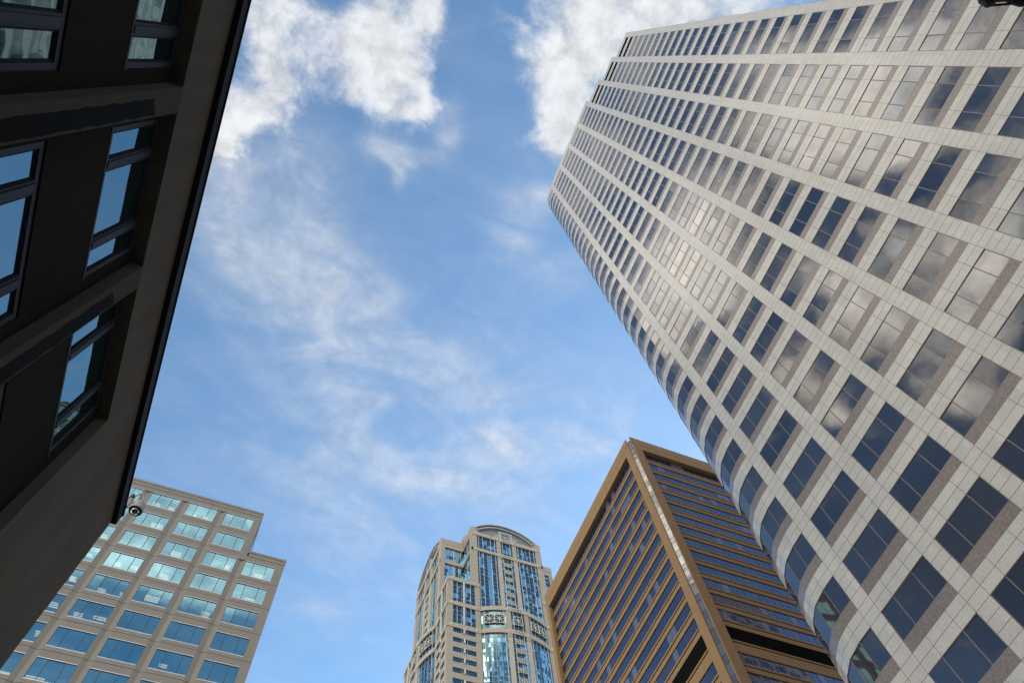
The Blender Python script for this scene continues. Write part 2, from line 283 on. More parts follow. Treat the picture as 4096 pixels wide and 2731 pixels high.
# ------------------------------------------------------------------ object helpers
def tag(o, label=None, cat=None, group=None, kind=None):
    for k, v in (('label', label), ('category', cat), ('group', group), ('kind', kind)):
        if v: o[k] = v
    return o
def empty(name, loc, label, cat, group=None, kind=None):
    o = bpy.data.objects.new(name, None); COL.objects.link(o); o.location = loc; o.empty_display_size = 1
    return tag(o, label, cat, group, kind)
class MB:
    def __init__(s): s.v = []; s.f = []; s.m = []; s.mats = []
    def mi(s, mat):
        if mat not in s.mats: s.mats.append(mat)
        return s.mats.index(mat)
    def poly(s, pts, mat):
        i = len(s.v); s.v += [tuple(p) for p in pts]; s.f.append(tuple(range(i, i+len(pts)))); s.m.append(s.mi(mat))
    def hexa(s, a, b, mat, caps=True):
        """a: four corners of one end, b: the matching four"""
        i = len(s.v); s.v += [tuple(p) for p in a] + [tuple(p) for p in b]; k = s.mi(mat)
        fs = [(i, i+1, i+5, i+4), (i+1, i+2, i+6, i+5), (i+2, i+3, i+7, i+6), (i+3, i, i+4, i+7)]
        if caps: fs += [(i+3, i+2, i+1, i), (i+4, i+5, i+6, i+7)]
        s.f += fs; s.m += [k]*len(fs)
    def box(s, x0, x1, y0, y1, z0, z1, mat):
        s.hexa([(x0,y0,z0),(x1,y0,z0),(x1,y1,z0),(x0,y1,z0)], [(x0,y0,z1),(x1,y0,z1),(x1,y1,z1),(x0,y1,z1)], mat)
    def bar(s, p, q, w, mat, up=(0,0,1), h=None):
        p, q = Vector(p), Vector(q); d = (q-p).normalized(); a = d.cross(Vector(up))
        if a.length < 1e-4: a = d.cross(Vector((1,0,0)))
        a.normalize(); b = a.cross(d); a *= w/2; b *= (h or w)/2
        s.hexa([p-a-b, p+a-b, p+a+b, p-a+b], [q-a-b, q+a-b, q+a+b, q-a+b], mat)
    def tube(s, pts, rad, mat, n=12, caps=True):
        pts = [Vector(p) for p in pts]; rr = rad if isinstance(rad, (list, tuple)) else [rad]*len(pts)
        base = len(s.v); k = s.mi(mat); ref = Vector((.3,.2,1)).normalized()
        for i, p in enumerate(pts):
            d = (pts[min(i+1, len(pts)-1)] - pts[max(i-1, 0)])
            d = d.normalized() if d.length > 1e-6 else Vector((0,0,1))
            a = d.cross(ref)
            if a.length < .05: a = d.cross(Vector((1,0,0)))
            a.normalize(); b = d.cross(a)
            for j in range(n):
                t = 2*math.pi*j/n; s.v.append(tuple(p + a*math.cos(t)*rr[i] + b*math.sin(t)*rr[i]))
        for i in range(len(pts)-1):
            for j in range(n):
                q0 = base+i*n+j; q1 = base+i*n+(j+1) % n
                s.f.append((q0, q1, q1+n, q0+n)); s.m.append(k)
        if caps:
            s.f.append(tuple(range(base+n-1, base-1, -1))); s.m.append(k)
            e = base+(len(pts)-1)*n; s.f.append(tuple(range(e, e+n))); s.m.append(k)
    def lathe(s, c, prof, mat, n=24):
        """profile of (radius, z) about a vertical axis through c"""
        base = len(s.v); k = s.mi(mat)
        for r, z in prof:
            for j in range(n):
                t = 2*math.pi*j/n; s.v.append((c[0]+r*math.cos(t), c[1]+r*math.sin(t), c[2]+z))
        for i in range(len(prof)-1):
            for j in range(n):
                q0 = base+i*n+j; q1 = base+i*n+(j+1) % n
                s.f.append((q0, q1, q1+n, q0+n)); s.m.append(k)
    def build(s, name, parent=None, bevel=0, smooth=False, kind=None, fix=False):
        me = bpy.data.meshes.new(name)
        off = Vector(parent_world(parent)) if parent else Vector((0,0,0))
        me.from_pydata([tuple(Vector(v)-off) for v in s.v], [], s.f)
        for x in s.mats: me.materials.append(x)
        me.polygons.foreach_set('material_index', s.m)
        if smooth: me.polygons.foreach_set('use_smooth', [True]*len(me.polygons))
        me.update()
        if fix:
            bm = bmesh.new(); bm.from_mesh(me); bmesh.ops.recalc_face_normals(bm, faces=bm.faces); bm.to_mesh(me); bm.free()
        o = bpy.data.objects.new(name, me); COL.objects.link(o); o.parent = parent
        if bevel:
            b = o.modifiers.new('bevel', 'BEVEL'); b.width = bevel; b.segments = 2; b.limit_method = 'ANGLE'
        if kind: o['kind'] = kind
        return o
def parent_world(o):
    v = Vector((0,0,0))
    while o: v += o.location; o = o.parent
    return v
class Path:
    """a wall line in plan; strips are laid along it between two stations, at offsets outward (left of travel)"""
    def __init__(s, pts, s0=0.0):
        s.p = [Vector((a, b)) for a, b in pts]; s.s = [s0]
        for a, b in zip(s.p, s.p[1:]): s.s.append(s.s[-1]+(b-a).length)
        s.n = []
        for a, b in zip(s.p, s.p[1:]):
            d = (b-a).normalized(); s.n.append(Vector((-d.y, d.x)))
    def at(s, t, off):
        k = len(s.n)-1
        for i in range(len(s.n)):
            if t < s.s[i+1]-1e-6: k = i; break
        for i in range(1, len(s.n)):
            if abs(t-s.s[i]) < 1e-5:
                m = s.n[i-1]+s.n[i]; m = m/(m.dot(s.n[i])); p = s.p[i]+m*off; return p
        a = s.p[k]; d = (s.p[k+1]-s.p[k]).normalized()
        return a+d*(t-s.s[k])+s.n[k]*off
    def cuts(s, a, b): return [a]+[x for x in s.s if a+1e-4 < x < b-1e-4]+[b]
    def strip(s, mb, a, b, z0, z1, o0, o1, mat):
        c = s.cuts(a, b)
        for x, y in zip(c, c[1:]):
            p0, p1, q0, q1 = s.at(x, o0), s.at(y, o0), s.at(x, o1), s.at(y, o1)
            mb.hexa([(p0.x,p0.y,z0),(p1.x,p1.y,z0),(q1.x,q1.y,z0),(q0.x,q0.y,z0)], [(p0.x,p0.y,z1),(p1.x,p1.y,z1),(q1.x,q1.y,z1),(q0.x,q0.y,z1)], mat)
    def pane(s, mb, a, b, z0, z1, off, mat, tilt=0.0):
        """flat glass sheet per straight piece, each a hair out of true"""
        c = s.cuts(a, b)
        for x, y in zip(c, c[1:]):
            t = [random.uniform(-tilt, tilt) for _ in range(3)]
            p, q = s.at(x, off), s.at(y, off); n = Vector((-(q-p).normalized().y, (q-p).normalized().x))
            pa, pb = p+n*t[0], q+n*t[1]; ta, tb = p+n*(t[0]+t[2]), q+n*(t[1]+t[2])
            mb.poly([(pb.x,pb.y,z0),(pa.x,pa.y,z0),(ta.x,ta.y,z1),(tb.x,tb.y,z1)], mat)
def px(P):
    P = Vector(P); d = P.dot(cf)
    if d <= 0: return None
    return (2048+2810.29*P.dot(cr)/d, 1365.5-2810.29*P.dot(cu)/d)
def seen_area(pts, pad=60):
    q = [px(p) for p in pts]
    if any(a is None for a in q): return 0
    cx = sum(a[0] for a in q)/len(q); cy = sum(a[1] for a in q)/len(q)
    if not (-pad < cx < 4096+pad and -pad < cy < 2731+pad): return 0
    a = 0
    for i in range(len(q)):
        x0, y0 = q[i]; x1, y1 = q[(i+1) % len(q)]; a += x0*y1-x1*y0
    return abs(a)/2

# ================================================================== ground and street (all below the frame)
ASPH = simple('asphalt', (.05,.05,.052), .9, var=.2, vscale=2); PAVE = courses('pavement_concrete', (.30,.29,.27), 500, vpitch=1.5, width=.02)
GRND = simple('ground', (.16,.155,.15), .95, var=.15, vscale=.05); PAINT = simple('road_paint', (.75,.74,.70), .7)
g = MB(); g.poly([(-2500,-2500,GZ),(2500,-2500,GZ),(2500,2500,GZ),(-2500,2500,GZ)], GRND); g.build('ground', kind='structure')
g = MB(); g.box(6,22,-400,500,GZ-.2,GZ+.004,ASPH); g.build('road', kind='structure')
g = MB(); g.box(-60,6,42,56,GZ-.2,GZ+.003,ASPH); g.box(22,66,42,56,GZ-.2,GZ+.003,ASPH); g.build('side_road', kind='structure')
g = MB()
for y in range(-100, 200, 6):
    if not 38 < y < 58: g.box(13.93,14.07,y,y+3,GZ+.004,GZ+.008,PAINT)
g.build('road_marking', kind='structure')
for nm, a in (('pavement', (-5.0,6,-120,42)), ('pavement', (22,29.0,-120,42)), ('pavement', (-5,6,56,300)), ('pavement', (22,29,56,300))):
    g = MB(); g.box(a[0],a[1],a[2],a[3],GZ-.1,GZ+.13,PAVE); g.build(nm, bevel=.02, kind='structure')

# ================================================================== white granite tower (right)
T0 = Vector((29.0446, 0, GZ))
tower = empty('office_tower', T0, 'pale granite tower with stepped roofline and faceted corner, filling the right of the view', 'tower')
WP = Path([(140,-17.12),(29.0446,-17.12),(29.0446,17.48),(29.05,18.56),(29.22,19.74),(29.71,20.80),(30.46,21.68),(31.42,22.30),(32.52,22.55),(140,22.55)], -17.12-110.9554)  # unseen depth lengthened to shade the brown tower's right face
GR_WHITE.node_tree  # joints are laid in the stone material
HZ = lambda i: 22.851+3.9*i
S_END = WP.s[-2]                          # end of the facets
# bays as (s0, s1, roof height, top window index, louvre rows)
bays = []
piers = []
for k in range(-1, 6):
    a = 12.685-4.797*(k+1); b = 11.667-4.797*k          # between pier k+1 and pier k
    top, last, lou = {5:(149.63,30,(31,32)), 4:(153.58,31,(32,33)), 3:(157.6,32,(33,34))}.get(k, (162.15,34,()))
    bays.append((a, b, top, last, lou))
for k in range(-1, 7):
    piers.append((11.667-4.797*k, 12.685-4.797*k, {6:149.63,5:153.58,4:157.6}.get(k, 162.15)))
bays.append((17.482, S_END, 162.15, 34, ()))            # faceted corner
piers.append((S_END, S_END+1.018, 162.15))
s = S_END+1.018
for _ in range(22): bays.append((s, s+3.78, 162.15, 34, ())); piers.append((s+3.78, s+4.797, 162.15)); s += 4.797
s = -17.12
for _ in range(22): bays.append((s-3.78, s, 149.63, 32, ())); piers.append((s-4.797, s-3.78, 149.63)); s -= 4.797
bays[-1] = (WP.s[0], bays[-1][1], 149.63, 32, ()) if bays[-1][0] < WP.s[0] else bays[-1]
for a, b, top in piers:
    a = max(a, WP.s[0]); b = min(b, WP.s[-1])
    if b-a < .05: continue
    mb = MB(); WP.strip(mb, a, b, GZ, top, 0, -.6, GR_WHITE if a < S_END+.5 else GR_BROWN); mb.build('pier', tower)
mb = MB(); mbb = MB(); mbl = MB(); mr = MB()
wins = []
for a, b, top, last, lou in bays:
    b = min(b, WP.s[-1]); GW_ = GR_WHITE if a < S_END else GR_BROWN  # unseen far side made brown to darken reflections in the brown tower
    for i in range(-5, 36):
        zt = HZ(i)
        if zt > top-.5: break
        # below this head: window, brown strip ; above it the pale spandrel
        if i in lou:
            mbl = MB(); WP.strip(mbl, a, b, zt-1.95, zt, -.03, -.3, LOUVRE); mbl.build('louvre', tower)
            WP.strip(mb, a, b, zt-2.68, zt-1.95, -.002, -.5, GW_)
        elif i > last:
            WP.strip(mbb, a, b, zt-2.68, zt, -.012, -.4, GR_BROWN)
        else:
            wins.append((a, b, zt)); WP.strip(mbb, a, b, zt-2.68, zt-1.95, -.012, -.5, GR_BROWN)
        znext = HZ(i+1)-2.68
        WP.strip(mb, a, b, zt, (top if HZ(i+1) > top-.5 else znext), 0, -.5, GW_)
    WP.strip(mb, a, b, GZ, HZ(-5)-2.68, 0, -.5, GW_)
mb.build('wall', tower); mbb.build('brown_band', tower)
# cores, stepped roofs
mb = MB()
def core(y0, y1, top):
    mb.box(29.6,139.5,y0,y1,GZ,top-.35,CORE)
core(-16.6,-12.35,149.63); core(-12.34,-7.55,153.58); core(-7.54,-2.75,157.6); core(-2.74,17.3,162.15)
mb.hexa([(29.6,17.3,GZ),(139.5,17.3,GZ),(139.5,22.0,GZ),(32.6,22.0,GZ)], [(29.6,17.3,161.8),(139.5,17.3,161.8),(139.5,22.0,161.8),(32.6,22.0,161.8)], CORE)
mb.build('roof', tower)
mb = MB()                                       # parapet returns of the steps
for y, z0, z1 in ((-12.32,149.63,153.58),(-7.53,153.58,157.6),(-2.73,157.6,162.15)):
    mb.box(29.65,139.5,y,y+.3,z0-.5,z1,GR_WHITE)
mb.build('parapet', tower)
def white_window(mb, a, b, zt, gm):
    z0 = zt-1.95
    if b-a < 4.2 and len(WP.cuts(a, b)) == 2:
        seg = [a, a+(b-a)*.2865, a+(b-a)*.7135, b]
    else: seg = WP.cuts(a, b)
    for x, y in zip(seg, seg[1:]):
        WP.pane(mb, x, y, z0, zt, -.034, gm, .008)
    for x in seg[1:-1]:
        WP.strip(mb, x-.028, x+.028, z0+.03, zt-.03, -.022, -.08, W_FRAME)
    WP.strip(mb, a, b, zt-.035, zt, -.015, -.08, W_REVEAL)
    WP.strip(mb, a, b, z0, z0+.035, -.015, -.08, W_FRAME)
    WP.strip(mb, a, a+.035, z0+.035, zt-.035, -.015, -.08, W_FRAME)
    WP.strip(mb, b-.035, b, z0+.035, zt-.035, -.015, -.08, W_FRAME)
def warea(t):
    a, b, zt = t; P = [WP.at(a, 0), WP.at(b, 0)]
    return seen_area([(P[0].x,P[0].y,zt-1.95),(P[1].x,P[1].y,zt-1.95),(P[1].x,P[1].y,zt),(P[0].x,P[0].y,zt)]) if b <= S_END+.01 and a >= -17.2 else 0
wins.sort(key=warea, reverse=True)
for t in wins[:100]:
    mb = MB(); white_window(mb, *t, random.choice(W_GLASS)); mb.build('window', tower)
mb = MB()
for t in wins[100:]: white_window(mb, *t, random.choice(W_GLASS))
mb.build('window', tower, kind='stuff')

# ================================================================== dark concrete building (left, close by)
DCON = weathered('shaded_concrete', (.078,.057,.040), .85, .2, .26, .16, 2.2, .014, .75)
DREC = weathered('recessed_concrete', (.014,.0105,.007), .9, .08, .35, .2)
DMET = simple('dark_roof_metal', (.008,.0075,.011), .7, 0, spec=.15)
DFRM = simple('slate_window_frame', (.013,.0135,.024), .6, 0, spec=.35)
DGLS = glass('street_glass', (.01,.02,.018), (.50,.80,.92), refl=.27, edge=.8, wave=.006, wscale=.8)
def stained(name):
    """pier face: concrete with a ragged black water stain down the middle"""
    m, t, b = newmat(name); nn, ll = t.nodes, t.links
    tcx = nn.new('ShaderNodeTexCoord'); sp = nn.new('ShaderNodeSeparateXYZ'); ll.new(tcx.outputs['Object'], sp.inputs[0])
    def M(op, a, b_=None):
        n = nn.new('ShaderNodeMath'); n.operation = op
        for i, v in enumerate((a, b_)):
            if v is None: continue
            if isinstance(v, (int, float)): n.inputs[i].default_value = v
            else: ll.new(v, n.inputs[i])
        return n.outputs[0]
    n = nn.new('ShaderNodeTexNoise'); n.inputs['Scale'].default_value = 2.2; n.inputs['Detail'].default_value = 9; n.inputs['Roughness'].default_value = .7
    ll.new(tcx.outputs['Object'], n.inputs['Vector'])
    # local y runs 0..0.53 over the pier, local z is height
    y = M('ADD', sp.outputs[1], M('MULTIPLY', M('SUBTRACT', n.outputs['Fac'], .5), .16))
    band = M('MULTIPLY', M('GREATER_THAN', y, .17), M('LESS_THAN', y, .495))
    top = M('LESS_THAN', M('ADD', sp.outputs[2], M('MULTIPLY', n.outputs['Fac'], 1.2)), 14.95-GZ)
    k = M('MULTIPLY', band, top)
    cr_ = nn.new('ShaderNodeMapRange'); ll.new(n.outputs['Fac'], cr_.inputs[0]); cr_.inputs[1].default_value = .3; cr_.inputs[2].default_value = .7; cr_.inputs[3].default_value = .8; cr_.inputs[4].default_value = 1.2
    cv = nn.new('ShaderNodeCombineColor')
    for i, c in enumerate((.054,.044,.033)): ll.new(M('MULTIPLY', cr_.outputs[0], c), cv.inputs[i])
    mx = nn.new('ShaderNodeMix'); mx.data_type = 'RGBA'; ll.new(k, mx.inputs[0]); ll.new(cv.outputs[0], mx.inputs[6]); mx.inputs[7].default_value = (.0045,.0045,.004,1)
    ll.new(mx.outputs[2], b.inputs['Base Color']); b.inputs['Roughness'].default_value = .85; b.inputs['Specular IOR Level'].default_value = .08
    return m
DSTN = stained('water_stained_concrete')
dark = empty('concrete_building', (-5, 0, GZ), 'dark shaded concrete building close on the left, deep-set windows under an overhanging black roof edge', 'building')
OT = 15.65                                       # head of the tall recesses
opens = [(3.11+4.03*k, 6.60+4.03*k) for k in range(-4, 2)]; opens[-1] = (7.13, 10.69); opens[-2] = (3.11, 6.60)
mb = MB()
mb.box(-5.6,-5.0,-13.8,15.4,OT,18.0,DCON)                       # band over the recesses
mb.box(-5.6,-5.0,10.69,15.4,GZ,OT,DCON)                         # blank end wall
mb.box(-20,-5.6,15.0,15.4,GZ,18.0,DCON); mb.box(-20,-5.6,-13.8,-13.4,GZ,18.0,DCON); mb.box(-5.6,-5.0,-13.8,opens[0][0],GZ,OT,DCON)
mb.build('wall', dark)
mb = MB(); mb.box(-20,-5.75,-13.4,15.0,GZ,17.9,CORE); mb.build('roof', dark)
PP = [(opens[i][1], opens[i+1][0]) for i in range(len(opens)-1)]
for a, b in PP:
    p = MB()
    for q0, q1 in ((GZ, OT),):
        i = len(p.v)
        p.box(0,0,0,0,0,0,DSTN); p.v = []; p.f = []; p.m = []
        p.hexa([(0,0,q0-GZ),(0,b-a,q0-GZ),(-.45,b-a,q0-GZ),(-.45,0,q0-GZ)][::-1], [(0,0,q1-GZ),(0,b-a,q1-GZ),(-.45,b-a,q1-GZ),(-.45,0,q1-GZ)][::-1], DSTN)
    me = MB(); me.v = [tuple(Vector(v)+Vector((-5,0,GZ))) for v in p.v]; me.f = p.f; me.m = p.m; me.mats = p.mats
    o = me.build('pier', dark, fix=True); o.location.y = a
heads = [15.62, 11.28, 6.94, 2.60]
mb = MB()
for a, b in opens:
    # recessed concrete between the windows
    for i, h in enumerate(heads):
        lo = heads[i+1] if i+1 < len(heads) else GZ
        w0, w1 = a+.21, b-.29
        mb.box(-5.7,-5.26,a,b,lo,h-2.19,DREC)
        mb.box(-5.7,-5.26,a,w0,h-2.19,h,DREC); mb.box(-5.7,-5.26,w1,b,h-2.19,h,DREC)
mb.build('recessed_wall', dark)
def dark_window(a, b, h):
    w0, w1 = a+.21, b-.29; z0, z1 = h-2.19, h-.02; X = -5.285
    f = MB(); t = .11
    f.box(X-.14,X,w0,w1,z0,z0+t,DFRM); f.box(X-.14,X,w0,w1,z1-t,z1,DFRM)
    f.box(X-.14,X,w0,w0+t,z0+t,z1-t,DFRM); f.box(X-.14,X,w1-t,w1,z0+t,z1-t,DFRM)
    f.box(X-.05,X+.035,w0-.03,w1+.03,z0-.05,z0,DFRM)
    d = w1-w0; c = (.205, .28, .735, .81)
    for u, v in ((c[0], c[1]), (c[2], c[3])):
        f.box(X-.14,X-.004,w0+d*u,w0+d*v,z0+t,z1-t,DFRM)
        f.box(X-.14,X+.02,w0+d*u+.05,w0+d*v-.05,z0+t,z1-t,DFRM)
    for u0, u1 in ((w0+t, w0+d*c[0]), (w0+d*c[1], w0+d*c[2]), (w0+d*c[3], w1-t)):       # sash beads
        f.box(X-.13,X-.02,u0,u1,z0+t,z0+t+.035,DMET); f.box(X-.13,X-.02,u0,u0+.035,z0+t+.035,z1-t,DMET); f.box(X-.13,X-.02,u1-.035,u1,z0+t+.035,z1-t,DMET)
    o = f.build('window', dark)
    for u0, u1 in ((w0+t, w0+d*c[0]), (w0+d*c[1], w0+d*c[2]), (w0+d*c[3], w1-t)):
        p = MB(); e = random.uniform(-.002, .002)
        p.poly([(X-.045+e,u0,z0+t),(X-.045-e,u1,z0+t),(X-.045-e,u1,z1-t),(X-.045+e,u0,z1-t)], DGLS); p.build('pane', o)
for a, b in opens:
    for h in heads: dark_window(a, b, h)
mb = MB()
mb.box(-20.2,-4.86,-14,15.50,17.80,18.24,DMET)                   # overhanging metal roof edge
mb.box(-20.2,-4.83,-14,15.53,18.24,18.30,DMET)
mb.build('roof_edge', dark, bevel=.012)

# dome security camera hung off the roof corner
CAMW = simple('grey_camera_housing', (.27,.265,.26), .45, var=.1); CAMD = simple('camera_ring', (.02,.015,.014), .35); CAMB = simple('black_bracket', (.015,.015,.017), .5)
DOME = glass('smoked_dome', (.01,.012,.012), (.5,.62,.58), refl=.25, edge=.9)
cx, cy, cz = -4.62, 15.45, 18.62
sc_ = empty('security_camera', (cx, cy, cz-.2), 'grey dome security camera hanging from a curved arm off the dark roof corner', 'camera')
mb = MB(); mb.lathe((cx,cy,cz), [(.02,.33),(.10,.32),(.155,.27),(.175,.20),(.18,.05),(.20,.03),(.205,-.06),(.195,-.09)], CAMW, 32); mb.build('housing', sc_, smooth=True)
mb = MB(); mb.lathe((cx,cy,cz), [(.195,-.085),(.19,-.10),(.135,-.095),(.13,-.08)], CAMD, 32); mb.build('ring', sc_, smooth=True)
mb = MB(); mb.lathe((cx,cy,cz), [(.13,-.085),(.12,-.13),(.09,-.175),(.045,-.20),(.0,-.205)], DOME, 24); mb.build('dome', sc_, smooth=True)
mb = MB()
arm = []
for i in range(15):
    t = math.pi*i/14; arm.append((cx-.13+.13*math.cos(t)*1.0, cy+.02, cz+.42+.30*math.sin(t)))
arm = [(cx,cy,cz+.32)]+[(x,cy,z) for x, y, z in arm]+[(cx-.28,cy,cz+.34)]
mb.tube(arm, .022, CAMW, 10); mb.build('arm', sc_, smooth=True)
mb = MB(); mb.box(cx-.36,cx-.27,cy-.05,cy+.05,cz-.02,cz+.40,CAMW); mb.lathe((cx-.32,cy,cz+.40), [(0,.20),(.05,.18),(.075,.06),(.075,0),(0,0)], CAMB, 16)
mb.lathe((cx-.33,cy,cz-.06), [(0,.06),(.06,.05),(.06,-.05),(0,-.06)], CAMB, 14); mb.bar((cx-.33,cy,cz-.1),(cx-.33,cy,18.30),.05,CAMB); mb.build('bracket', sc_)

# ================================================================== grey precast office building (lower left)
PRE = weathered('precast_concrete', (.238,.221,.198), .8, .3, .07, .05)
PRED = simple('panel_joint', (.07,.055,.05), .8)
GSIL = simple('pale_window_metal', (.62,.60,.62), .35, .4); GMUL = simple('dark_mullion', (.02,.03,.035), .5)
TGLS = glass('teal_glass', (.01,.03,.045), (.44,.78,.86), refl=.46, edge=1, trans=.24, wave=.003, wscale=.5)
CEIL = simple('office_ceiling', (.25,.27,.28), .9); LITE = emit('ceiling_lamp_panel', (1,.88,.62), 1.5); ROOM = simple('office_room', (.06,.07,.08), .9)
grey = empty('grey_office_building', (-20, 64.3, GZ), 'grey concrete grid office building with blue-green windows at lower left', 'building')
YG = 64.30; GW = .555; GD = .19
JZ = [74.43-3.9*i for i in range(-1, 20)]
def grey_wall(mb, x0, x1, z0, z1): mb.box(x0, x1, YG, YG+.35, z0, z1, PRE)
ridges = [-19.30+4.8055*c for c in range(-4, 4)]
mb = MB(); jb = MB()
def v_groove(mb, xr, z0, z1, open_right=True):
    a, b, c = (xr-GW, YG), (xr, YG+GD), (xr+GW, YG); back = YG+.5
    mb.hexa([(a[0],a[1],z0),(b[0],b[1],z0),(b[0],back,z0),(a[0],back,z0)], [(a[0],a[1],z1),(b[0],b[1],z1),(b[0],back,z1),(a[0],back,z1)], PRE)
    mb.hexa([(b[0],b[1],z0),(c[0],c[1],z0),(c[0],back,z0),(b[0],back,z0)], [(b[0],b[1],z1),(c[0],c[1],z1),(c[0],back,z1),(b[0],back,z1)], PRE)
gwins = []
for n, xr in enumerate(ridges):
    hi = 81.45 if n < 7 else 73.55
    v_groove(mb, xr, GZ, hi)
    if n == 7: mb.box(xr-GW, xr+GW, YG, YG+.5, hi, 75.45, PRE)
    else: mb.box(xr-GW, xr+GW, YG, YG+.5, hi, 81.5, PRE)
    # bay to the right of this groove
    x0 = xr+GW; x1 = (ridges[n+1]-GW) if n < 7 else -.66
    for j, z in enumerate(JZ):
        if n == 7 and z > 75: continue
        if z > 78 and n < 7: gwins.append((x0, x1, z+.6+.0, z+3.13)); mb.box(x0,x1,YG,YG+.35,z-.0,z+.6,PRE)
        if j+1 < len(JZ) or True:
            head = z-.88 if not (n == 7 and j == 1) else z-.88
            if z-3.4 < 0: mb.box(x0,x1,YG,YG+.35,GZ,z,PRE); break
            gwins.append((x0, x1, z-3.36, head))
            if not (n == 7 and j == 1): mb.box(x0,x1,YG,YG+.35,head,z,PRE)
            mb.box(x0,x1,YG,YG+.35,z-3.9,z-3.36,PRE)
# parapets
mb.box(-38.5-.2,-4.57,YG,YG+.5,81.5,82.22,PRE); mb.box(-38.7,-4.57,YG+.05,YG+.5,82.22,82.30,PRED); mb.box(-38.7,-4.57,YG,YG+.5,82.30,82.86,PRE)
mb.box(-38.7,-4.57,YG+.05,YG+.5,82.86,82.93,PRED); mb.box(-38.7,-4.57,YG-.02,YG+.6,82.93,83.30,PRE)
mb.box(ridges[7]-GW,-4.57,YG,YG+.35,75.45,81.5,PRE)
mb.box(ridges[7]+GW,.35,YG,YG+.4,73.55,74.36,PRE); mb.box(-4.5,.33,YG+.05,YG+.4,74.36,74.44,PRED); mb.box(-4.5,.35,YG,YG+.4,74.44,75.0,PRE)
mb.box(-4.5,.33,YG+.05,YG+.4,75.0,75.07,PRED); mb.box(-4.5,.36,YG-.02,YG+.5,75.07,75.42,PRE)
mb.box(-.66,.35,YG,YG+.4,GZ,73.55,PRE)
mb.box(-38.7,ridges[0]-GW,YG,YG+.4,GZ,81.5,PRE)
# side walls, back
mb.box(-4.97,-4.57,YG+.5,YG+9,75.42,83.2,PRE); mb.box(-.05,.35,YG+.5,YG+22,GZ,75.3,PRE); mb.box(-38.7,-38.3,YG+.5,YG+22,GZ,83.2,PRE); mb.box(-38.3,-.05,YG+21.6,YG+22,GZ,75.3,PRE)
mb.box(-38.3,-4.97,YG+8.6,YG+9,75.3,83.2,PRE)
jb = mb
for z in JZ:                                   # panel joints
    if z < 0: continue
    for n, xr in enumerate(ridges):
        if n == 7 and z > 73.8: continue
        d = .006
        jb.hexa([(xr-GW,YG-d,z-.03),(xr,YG+GD-d,z-.03),(xr,YG+GD+.02,z-.03),(xr-GW,YG+.02,z-.03)], [(xr-GW,YG-d,z+.03),(xr,YG+GD-d,z+.03),(xr,YG+GD+.02,z+.03),(xr-GW,YG+.02,z+.03)], PRED)
        jb.hexa([(xr,YG+GD-d,z-.03),(xr+GW,YG-d,z-.03),(xr+GW,YG+.02,z-.03),(xr,YG+GD+.02,z-.03)], [(xr,YG+GD-d,z+.03),(xr+GW,YG-d,z+.03),(xr+GW,YG+.02,z+.03),(xr,YG+GD+.02,z+.03)], PRED)
        x1 = ridges[n+1]-GW if n < 7 else .35
        jb.box(xr+GW, x1, YG-.006, YG+.02, z-.03, z+.03, PRED)
jb.build('wall', grey)
jb = MB()                                      # roofs and the floors inside
jb.box(-38.3,-4.97,YG+.5,YG+8.6,82.6,82.85,ROOF); jb.box(-38.3,-.05,YG+.5,YG+21.6,74.75,74.95,ROOF); jb.build('roof', grey)
jb = MB()
for z in JZ:
    if z < 8: continue
    xe = -5.0 if z > 75 else -.1
    jb.box(-38.2, xe, YG+.4, YG+8, z-.86, z-.6, CEIL)
jb.box(-38.2,-4.97,YG+.4,YG+8,81.42,81.7,CEIL)
jb.box(-38.2,-5.0,YG+7.5,YG+7.9,75.5,81.4,ROOM); jb.box(-38.2,-.1,YG+7.5,YG+7.9,4,74.5,ROOM)
jb.build('interior', grey)
def garea(t): return seen_area([(t[0],YG,t[2]),(t[1],YG,t[2]),(t[1],YG,t[3]),(t[0],YG,t[3])])
gwins.sort(key=garea, reverse=True)
def grey_window(mb, x0, x1, z0, z1):
    W = x1-x0; xs = [x0, x0+W*.283, x0+W*.722, x1]
    for i in range(3):
        e = [random.uniform(-.006, .006) for _ in range(3)]
        mb.poly([(xs[i],YG+.06+e[0],z0),(xs[i+1],YG+.06+e[1],z0),(xs[i+1],YG+.06+e[1]+e[2],z1),(xs[i],YG+.06+e[0]+e[2],z1)], TGLS)
def grey_frame(mb, x0, x1, z0, z1):
    W = x1-x0
    for u in (.283, .722): mb.box(x0+W*u-.03, x0+W*u+.03, YG+.03, YG+.08, z0+.06, z1-.06, GMUL)
    mb.box(x0,x1,YG-.01,YG+.09,z0-.03,z0+.05,GSIL); mb.box(x0,x1,YG-.01,YG+.09,z1-.02,z1+.05,GSIL)
    mb.box(x0,x1,YG+.02,YG+.09,z0+.05,z0+.09,GMUL); mb.box(x0,x1,YG+.02,YG+.09,z1-.07,z1-.02,GMUL)
    mb.box(x0,x0+.03,YG+.02,YG+.09,z0+.09,z1-.07,GMUL); mb.box(x1-.03,x1,YG+.02,YG+.09,z0+.09,z1-.07,GMUL)
for t in gwins[:90]:
    a = MB(); grey_window(a, *t); o = a.build('window', grey)
    b = MB(); grey_frame(b, *t); b.build('frame', o)
a = MB()
for t in gwins[90:]: grey_window(a, *t); grey_frame(a, *t)
a.build('window', grey, kind='stuff')
a = MB(); a.poly([(-4.562,66.2,76.0),(-4.562,72.6,76.0),(-4.562,72.6,81.0),(-4.562,66.2,81.0)], TGLS); a.build('window', grey)
